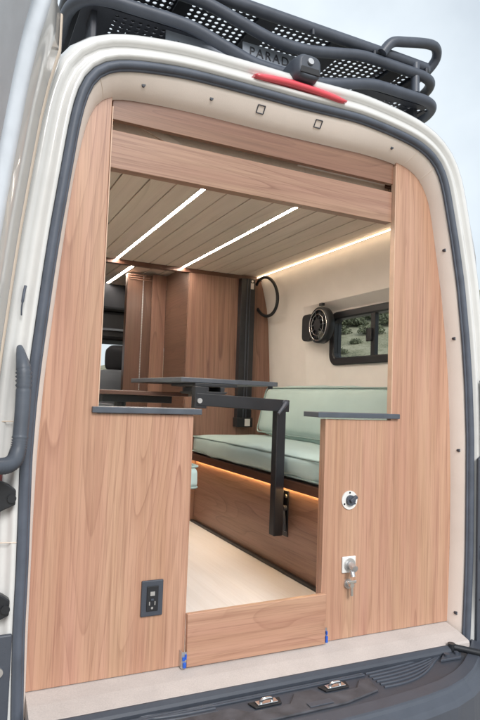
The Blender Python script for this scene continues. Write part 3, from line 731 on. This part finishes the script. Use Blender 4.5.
mb = MB(); mb.box((-.93, 1.88, .741), (-.11, 2.36, .765)); mb.build('worktop', M['tabletop'], kc, bevel=.003)
mb = MB(); mb.box((-.52, 1.884, .12), (-.14, 1.8995, .70)); mb.build('cabinet_door', M['wood_in2'], kc, bevel=.002)
rl = empty('lift_rail', (.755, 1.84, .63), 'black vertical lift rail fixed to the wardrobe front', 'rail')
mb = MB(); mb.box((.702, 1.815, .655), (.806, 1.8655, 1.634)); cha = mb.build('channel', M['black'], rl, bevel=.003)
for rx in (.742, .762): mb = MB(); mb.box((rx, 1.8085, .66), (rx+.006, 1.8145, 1.63)); mb.build('runner', M['plastic'], cha)
mb = MB(); mb.box((.695, 1.80, .638), (.812, 1.866, .70)); mb.build('end_block', M['black_matt'], rl, bevel=.004)
mb = MB(); mb.box((.752, 1.7965, .645), (.790, 1.7995, .692)); mb.build('sticker', M['white_pl'], rl)
mb = MB(); mb.box((.768, 1.8095, 1.565), (.792, 1.8145, 1.605)); mb.build('catch', M['steel'], rl)
mb = MB(); mb.disc((.78, 1.812, 1.618), (0, -1, 0), .007, .004); mb.build('bolt', M['steel'], rl)
mb = MB(); pts = []
for i in range(40):
    a = 2*math.pi*i/40; pts.append((.850-.012*math.sin(a), 1.745-.165*math.cos(a), 1.512+.130*math.sin(a)-.02*math.cos(a)))
mb.tube(pts, .0105, 10, True); cord = mb.build('cable_loop', M['black_matt'], None, loc=(.85, 1.745, 1.38))
tag(cord, 'thick black cable loop hanging beside the lift rail', 'cable')

# ================================================================== FAN
fan = empty('clip_fan', (.93, 1.2, 1.27), 'round black cage fan on the wall beside the window', 'fan')
mb = MB(); mb.prism([(y, z) for y, z in rrect(1.235, 1.345, 1.185, 1.345, .03)], .895, .935, 'yz'); mb.build('mount_body', M['black_matt'], fan, bevel=.006)
mb = MB(); fc = Vector((.905, 1.150, 1.268)); ring = lambda r, x: [(x, fc.y+r*math.cos(2*math.pi*k/36), fc.z+r*math.sin(2*math.pi*k/36)) for k in range(36)]
mb.strip([ring(.098, .935), ring(.106, .93), ring(.106, .89), ring(.098, .884), ring(.092, .89), ring(.092, .93), ring(.098, .935)], True, True); rim_ = mb.build('rim', M['black'], fan, weld=True)
mb = MB(); mb.tube(ring(.090, .886), .0035, 6, True); mb.tube(ring(.062, .882), .002, 6, True); mb.build('bright_ring', M['chrome'], rim_)
mb = MB()
for k in range(10):
    a = 2*math.pi*k/10; mb.tube([(.882, fc.y+.03*math.cos(a), fc.z+.03*math.sin(a)), (.882, fc.y+.092*math.cos(a), fc.z+.092*math.sin(a))], .0018, 6)
mb.build('grille', M['plastic2'], fan)
mb = MB()
for k in range(5):
    a = 2*math.pi*k/5; b_ = a+.9; pts = []
    q = []
    for rr_, tw in ((.02, .0), (.055, .0), (.086, 0)):
        q.append([(.900, fc.y+rr_*math.cos(a), fc.z+rr_*math.sin(a)), (.915, fc.y+rr_*math.cos((a+b_)/2), fc.z+rr_*math.sin((a+b_)/2)), (.925, fc.y+rr_*math.cos(b_), fc.z+rr_*math.sin(b_))])
    mb.strip(q, True)
mb.build('blades', M['black_matt'], fan, solid=.002)
mb = MB(); mb.disc((.925, fc.y, fc.z), (-1, 0, 0), .034, .046, 24); mb.build('hub', M['black'], fan, bevel=.004)
mb = MB(); mb.box((.925, 1.20, 1.24), (.94, 1.26, 1.30)); mb.build('bracket', M['black'], fan)
mb = MB(); mb.box((.90, 1.135, 1.382), (.92, 1.165, 1.398)); mb.build('catch', M['black'], fan)

# ================================================================== CAB
def seat(x, y, label, mats):
    s = empty('cab_seat', (x, y, FZ), label, 'seat', 'front seats of the cab')
    cushion((x-.25, y-.02, .30), (x+.25, y+.5, .48), .05, .02).build('seat_base', mats[0], s, weld=True)
    cu = cushion((x-.24, y-.10, .45), (x+.24, y+.03, 1.0), .05, .02); cu.build('backrest', mats[1], s, weld=True)
    cushion((x-.115, y-.06, 1.005), (x+.115, y+.03, 1.205), .04, .012).build('headrest', mats[0], s, weld=True)
    for dx in (-.04, .04): mb = MB(); mb.tube([(x+dx, y, .97), (x+dx, y, 1.05)], .007, 8); mb.build('headrest_stem', M['steel'], s)
    mb = MB(); mb.tube(smooth_path([(x-.255, y-.05, .5), (x-.256, y-.055, .8), (x-.22, y-.06, .98), (x, y-.06, 1.01)]), .008, 8); mb.build('piping', M['cloth_grey'], s)
seat(.195, 2.98, 'cab seat with a dark headrest against the bright windscreen', (M['cloth_dark'], M['cloth_grey']))
seat(-.23, 3.05, 'black cab seat at the far left behind the half wall', (M['cloth_dark'], M['cloth_dark']))
mb = MB(); mb.box((-.95, 3.02, 1.26), (.95, 3.5, 1.495)); oc = mb.build('overhead_console', M['black_matt'], van, bevel=.03)
mb = MB(); mb.box((-.9, 3.005, 1.335), (.9, 3.018, 1.352)); mb.build('console_lip', M['cloth_grey'], oc)
mb = MB(); mb.prism([(3.6, .45), (3.98, .45), (3.98, 1.0), (3.75, .99), (3.6, .90)], -.95, .95, 'yz'); mb.build('dashboard', M['cloth_grey'], van, bevel=.03)

# ================================================================== ROOF RACK
rack = empty('roof_rack', (0, .5, 1.95), 'dark grey tubular roof rack with perforated floor plates', 'roof rack')
RY = .045
def bentrail(name, zs_, zc, xd, x1, yb=1.35, r=.0205, rad=.075):
    """rear rail with a dip in the middle; both ends sweep forward along the sides"""
    x0 = -x1+.03; a, b_ = xd
    def end(xe, sg):      # from the side towards the middle
        return [(xe+sg*.004, yb, zs_), (xe+sg*.004, .75, zs_), (xe, .34, zs_), (xe, RY+.15, zs_), (xe-sg*.014, RY+.075, zs_), (xe-sg*.048, RY+.024, zs_), (xe-sg*.105, RY+.002, zs_), (xe-sg*.19, RY, zs_)]
    mid = [(-b_-.10, RY, zs_), (-b_-.03, RY, zs_-.006), (-(a+b_)/2, RY, (zs_+zc)/2), (-a+.03, RY, zc+.006), (-a+.10, RY, zc), (a-.06, RY, zc), (a+.01, RY, zc+.006), ((a+b_)/2+.04, RY, (zs_+zc)/2), (b_+.07, RY, zs_-.006), (b_+.14, RY, zs_)]
    pts = end(x0, -1)+mid+end(x1, 1)[::-1]
    mb = MB(); mb.tube(smooth_path(pts, 9), r, 18, up=None); return mb.build(name, M['rack'], rack)
bentrail('lower_rail', 2.060, 1.995, (.16, .31), .765)
bentrail('middle_rail', 2.158, 2.102, (.10, .25), .755)
mb = MB(); x1 = .70
mb.tube(smooth_path([(-x1, 1.35, 2.205), (-x1, .4, 2.205), (-x1, RY+.12, 2.205), (-x1+.03, RY+.03, 2.205), (-x1+.09, RY+.015, 2.205), (0, RY+.015, 2.205), (x1-.09, RY+.015, 2.205), (x1-.03, RY+.03, 2.205), (x1, RY+.12, 2.205), (x1, .4, 2.205), (x1, 1.35, 2.205)], 6), .0225, 14)
mb.build('upper_rail', M['rack'], rack)
for s in (1, -1):
    mb = MB(); mb.tube(smooth_path([(s*.43, RY-.012, 2.185), (s*.47, RY-.02, 2.235), (s*.54, RY-.02, 2.258), (s*.66, RY-.015, 2.288), (s*.715, RY+.0, 2.292), (s*.742, RY+.03, 2.27), (s*.72, RY+.06, 2.225), (s*.675, RY+.075, 2.19)], 10), .0195, 16); mb.build('grab_loop', M['rack'], rack)
    mb = MB(); mb.tube([(s*.608, RY, 2.075), (s*.610, RY+.004, 2.20)], .018, 12); mb.build('upright', M['rack'], rack)
    for fy in (.10, 1.0): mb = MB(); mb.box((s*.66-.01, fy, 1.93), (s*.66+.01, fy+.09, 2.06)); mb.build('foot', M['plate'], rack, bevel=.004)
def perforated(mb, x0, x1, y0, y1, z, p=.0255, hr=.0081, t=.003):
    nx = max(1, round((x1-x0)/p)); ny = max(1, round((y1-y0)/p)); px, py = (x1-x0)/nx, (y1-y0)/ny
    for i in range(nx):
        for j in range(ny):
            cx, cy = x0+(i+.5)*px, y0+(j+.5)*py
            sq = [(cx+px/2*a, cy+py/2*b_) for a, b_ in ((1, 0), (1, 1), (0, 1), (-1, 1), (-1, 0), (-1, -1), (0, -1), (1, -1))]
            oc_ = [(cx+hr*math.cos(R(45*k)), cy+hr*math.sin(R(45*k))) for k in range(8)]
            vs = [(u, v, z) for u, v in sq]+[(u, v, z) for u, v in oc_]+[(u, v, z+t) for u, v in oc_]
            mb.add(vs, [(k, (k+1) % 8, 8+(k+1) % 8, 8+k) for k in range(8)]+[(8+k, 8+(k+1) % 8, 16+(k+1) % 8, 16+k) for k in range(8)])
pl_ = MB(); Z = 2.197
zones = [(-.66, -.375), (-.325, -.085), (-.01, .225), (.30, .54), (.60, .66)]
yz = [(.075, .475), (.55, .95)]
for a, b_ in zones:
    for c, d in yz: perforated(pl_, a, b_, c, d, Z)
xb = [-.69]+[v for z_ in zones for v in z_]+[.69]
for i in range(0, len(xb), 2): pl_.box((xb[i], .06, Z-.012), (xb[i+1], 1.32, Z+.004))
for c, d in ((.06, .075), (.475, .55), (.95, 1.32)):
    for a, b_ in zones: pl_.box((a, c, Z-.004), (b_, d, Z+.004))
pl_.build('floor_plate', M['plate'], rack)
Z2 = 2.052
for p_, solids in (((-.60, -.31, .09, .42), ((-.70, -.60, .07, .62), (-.31, -.22, .07, .62), (-.60, -.31, .42, .62), (-.60, -.31, .07, .09))),
                   ((.50, .70, .10, .27), ((.36, .50, .07, .34), (.70, .72, .10, .34), (.50, .70, .27, .34), (.5, .70, .07, .10)))):
    pl_ = MB(); perforated(pl_, *p_, Z2)
    for a, b_, c, d in solids: pl_.box((a, c, Z2-.003), (b_, d, Z2+.003))
    pl_.build('corner_plate', M['plate'], rack)
for x in (-.36, -.05, .27, .57):
    mb = MB(); mb.box((x-.016, .085, 2.203), (x+.016, 1.3, 2.235)); mb.build('cross_bar', M['plate'], rack, bevel=.004)
for x in (-.55, -.30, .12, .40, .66):
    mb = MB(); mb.disc((x, RY-.004, 2.19), (0, 0, -1), .007, .02, 10); mb.build('rack_bolt', M['plate'], rack, bevel=.001)
# badge plate with cut letters, and a blank one
mb = MB(); mb.obox((-.028, .085, 2.055), (1, 0, .02), (0, 1, .0), (-.02, 0, 1), (.115, .003, .038)); bd = mb.build('badge', M['sign'], rack, bevel=.002)
cu_ = bpy.data.curves.new('t', 'FONT'); cu_.body = 'PARAD'; cu_.size = .044; cu_.extrude = .001; cu_.space_character = 1.25; cu_.align_x = 'LEFT'
to = bpy.data.objects.new('t', cu_); col.objects.link(to); dg = bpy.context.evaluated_depsgraph_get()
me = bpy.data.meshes.new_from_object(to.evaluated_get(dg)); bpy.data.objects.remove(to)
me.materials.clear(); me.materials.append(M['letter'])
lt = bpy.data.objects.new('badge_lettering', me); col.objects.link(lt); me.transform(Matrix.Translation((-.118, .0805, 2.048)) @ Matrix.Rotation(R(90), 4, 'X'))
put(lt, bd)
mb = MB(); mb.box((-.10, .0805, 2.034), (0, .0815, 2.037)); mb.build('badge_slot', M['letter'], bd)
mb = MB(); mb.obox((-.29, .09, 2.005), (1, 0, 0), (0, 1, 0), (0, 0, 1), (.135, .003, .055)); b2 = mb.build('blank_plate', M['sign'], rack, bevel=.002)
mb = MB()
for k in range(5): mb.obox((-.39+.016*k, .0862, 2.005+.0*k), (1, 0, .1), (0, 1, 0), (-.45, 0, 1), (.0028, .0008, .014+.004*(k % 2)))
mb.build('plate_slots', M['letter'], b2)
mb = MB(); mb.box((.17, .085, 1.93), (.30, .092, 1.985)); mb.build('blank_plate', M['sign'], rack, bevel=.002)

# ================================================================== LAND
mb = MB(); N = 90; rows = []
def hgt(x, y):
    r = math.hypot(x, y); k = max(0, min(1, (r-14)/60)); k = k*k*(3-2*k)
    a = math.atan2(x, y); w = max(0, math.cos((a-R(42))*.5))**40; 
    return -.65 + k*(14.5*w+1.0)+k*.5*math.sin(x*.11+1.3)*math.cos(y*.09)+.03*math.sin(x*1.3)*math.sin(y*1.7)*min(1, r/12)
for i in range(N+1):
    rad = 2200*(i/N)**3.2; row = []
    for k in range(72):
        a = 2*math.pi*k/72; row.append((rad*math.sin(a), rad*math.cos(a), hgt(rad*math.sin(a), rad*math.cos(a))))
    rows.append(row)
mb.strip(rows, True, True)
m, nt, b = new_mat('grassy_ground'); L = nt.links; tc = nd(nt, 'ShaderNodeTexCoord')
n1 = nd(nt, 'ShaderNodeTexNoise', Scale=.3, Detail=9.0, Roughness=.65); L.new(tc.outputs['Object'], n1.inputs['Vector'])
n2 = nd(nt, 'ShaderNodeTexNoise', Scale=9.0, Detail=6.0); L.new(tc.outputs['Object'], n2.inputs['Vector'])
rp_ = nd(nt, 'ShaderNodeValToRGB'); e = rp_.color_ramp.elements; e[0].position = .40; e[0].color = (.05, .06, .04, 1); e[1].position = .60; e[1].color = (.33, .31, .22, 1)
x = e.new(.485); x.color = (.20, .195, .12, 1)
ad = nd(nt, 'ShaderNodeMath', operation='MULTIPLY_ADD'); ad.inputs[1].default_value = .35; L.new(n2.outputs['Fac'], ad.inputs[0]); 
sb = nd(nt, 'ShaderNodeMath', operation='MULTIPLY'); sb.inputs[1].default_value = .68; L.new(n1.outputs['Fac'], sb.inputs[0]); L.new(sb.outputs[0], ad.inputs[2])
L.new(ad.outputs[0], rp_.inputs['Fac'])
sep = nd(nt, 'ShaderNodeVectorMath', operation='LENGTH'); L.new(tc.outputs['Object'], sep.inputs[0])
mr = nd(nt, 'ShaderNodeMapRange'); mr.inputs['From Min'].default_value = 7; mr.inputs['From Max'].default_value = 16; L.new(sep.outputs['Value'], mr.inputs['Value'])
mx = nd(nt, 'ShaderNodeMix', data_type='RGBA'); mx.inputs['A'].default_value = (.36, .31, .25, 1); L.new(mr.outputs['Result'], mx.inputs['Factor']); L.new(rp_.outputs['Color'], mx.inputs['B'])
L.new(mx.outputs['Result'], b.inputs['Base Color']); b.inputs['Roughness'].default_value = .95
g = mb.build('ground', m, None); tag(g, 'pale gravel and grassy slope around the van', None, None, 'structure')
# shrubs on the slope seen through the window
sh = []
def shrub(x, y, s, lab):
    mb = MB(); z = hgt(x, y)
    for k in range(900):
        u = random.random()*2*math.pi; v = math.acos(random.uniform(0, 1)); rr_ = s*random.uniform(.45, 1)*(1+.25*math.sin(3*u+x)); c = Vector((x+rr_*math.sin(v)*math.cos(u), y+rr_*math.sin(v)*math.sin(u), z+.75*rr_*math.cos(v)))
        d = Vector((random.gauss(0, 1), random.gauss(0, 1), random.gauss(0, 1))).normalized(); e_ = d.orthogonal().normalized()*s*.055; f_ = d.cross(e_)
        mb.add([c-e_-f_, c+e_-f_, c+e_+f_, c-e_+f_], [(0, 1, 2, 3)])
    o = mb.build('shrub', M['leaf'], None, loc=(x, y, z)); tag(o, lab, 'shrub', 'shrubs on the grassy slope')
M['leaf'] = plain('shrub_leaves', (.15, .165, .10), .8, noise=.4, scale=3)
for r_, az, s in ((41, 35.0, .8), (43, 36.1, 1.1), (42.5, 37.0, .7), (40, 38.2, .9), (44, 38.8, 1.2), (38, 36.6, .45), (36, 35.4, .4), (42, 39.8, .9), (34, 38.9, .35)):
    x, y = r_*math.sin(R(az)), r_*math.cos(R(az))
    shrub(x, y, s, 'low green shrub on the grassy slope beyond the side window')

# ================================================================== SKY, SUN, CAMERA
w = bpy.data.worlds.new('World'); scn.world = w; w.use_nodes = True; nt = w.node_tree; L = nt.links
bg = nt.nodes['Background']; sky = nd(nt, 'ShaderNodeTexSky', sky_type='NISHITA', sun_disc=False)
SE, SR = R(36), R(183)
sky.sun_elevation = SE; sky.sun_rotation = SR; sky.dust_density = 2.5; sky.air_density = 1.0; sky.ozone_density = 1.2
tc = nd(nt, 'ShaderNodeTexCoord'); cl = nd(nt, 'ShaderNodeTexNoise', Scale=1.7, Detail=7.0, Roughness=.5); L.new(tc.outputs['Generated'], cl.inputs['Vector'])
mr = nd(nt, 'ShaderNodeMapRange'); mr.inputs['From Min'].default_value = .28; mr.inputs['From Max'].default_value = .62; mr.inputs['To Min'].default_value = .38; mr.inputs['To Max'].default_value = .97; L.new(cl.outputs['Fac'], mr.inputs['Value'])
mx = nd(nt, 'ShaderNodeMix', data_type='RGBA'); L.new(mr.outputs['Result'], mx.inputs['Factor']); L.new(sky.outputs['Color'], mx.inputs['A']); mx.inputs['B'].default_value = (8.9, 9.8, 10.5, 1)
L.new(mx.outputs['Result'], bg.inputs['Color']); bg.inputs['Strength'].default_value = .055
sd = bpy.data.lights.new('sun', 'SUN'); sd.energy = 1.5; sd.angle = R(25); sd.color = (1, .975, .96)
so = bpy.data.objects.new('sun', sd); col.objects.link(so)
dirv = Vector((math.sin(SR)*math.cos(SE), math.cos(SR)*math.cos(SE), math.sin(SE)))
so.rotation_euler = (-dirv).to_track_quat('-Z', 'Y').to_euler()

cd = bpy.data.cameras.new('camera'); cam = bpy.data.objects.new('camera', cd); col.objects.link(cam); scn.camera = cam
yaw, pit, rol = R(25.3311), R(3.6273), R(2.0197)
fwd = Vector((math.sin(yaw)*math.cos(pit), math.cos(yaw)*math.cos(pit), math.sin(pit))); rt = Vector((math.cos(yaw), -math.sin(yaw), 0)); up = rt.cross(fwd)
r2 = rt*math.cos(rol)+up*math.sin(rol); u2 = -rt*math.sin(rol)+up*math.cos(rol)
mat = Matrix((r2, u2, -fwd)).transposed().to_4x4(); mat.translation = (-.9902, -1.7754, .8297); cam.matrix_world = mat
cd.sensor_fit = 'VERTICAL'; cd.sensor_height = 36; cd.lens = 597.86/720*36; cd.clip_end = 5000; cd.clip_start = .02
scn.view_settings.view_transform = 'Standard'; scn.view_settings.look = 'None'; scn.view_settings.exposure = .92; scn.view_settings.gamma = 1
try: scn.view_settings.use_curve_mapping = False
except Exception: pass
scn.cycles.max_bounces = 10; scn.cycles.diffuse_bounces = 6; scn.cycles.transmission_bounces = 8
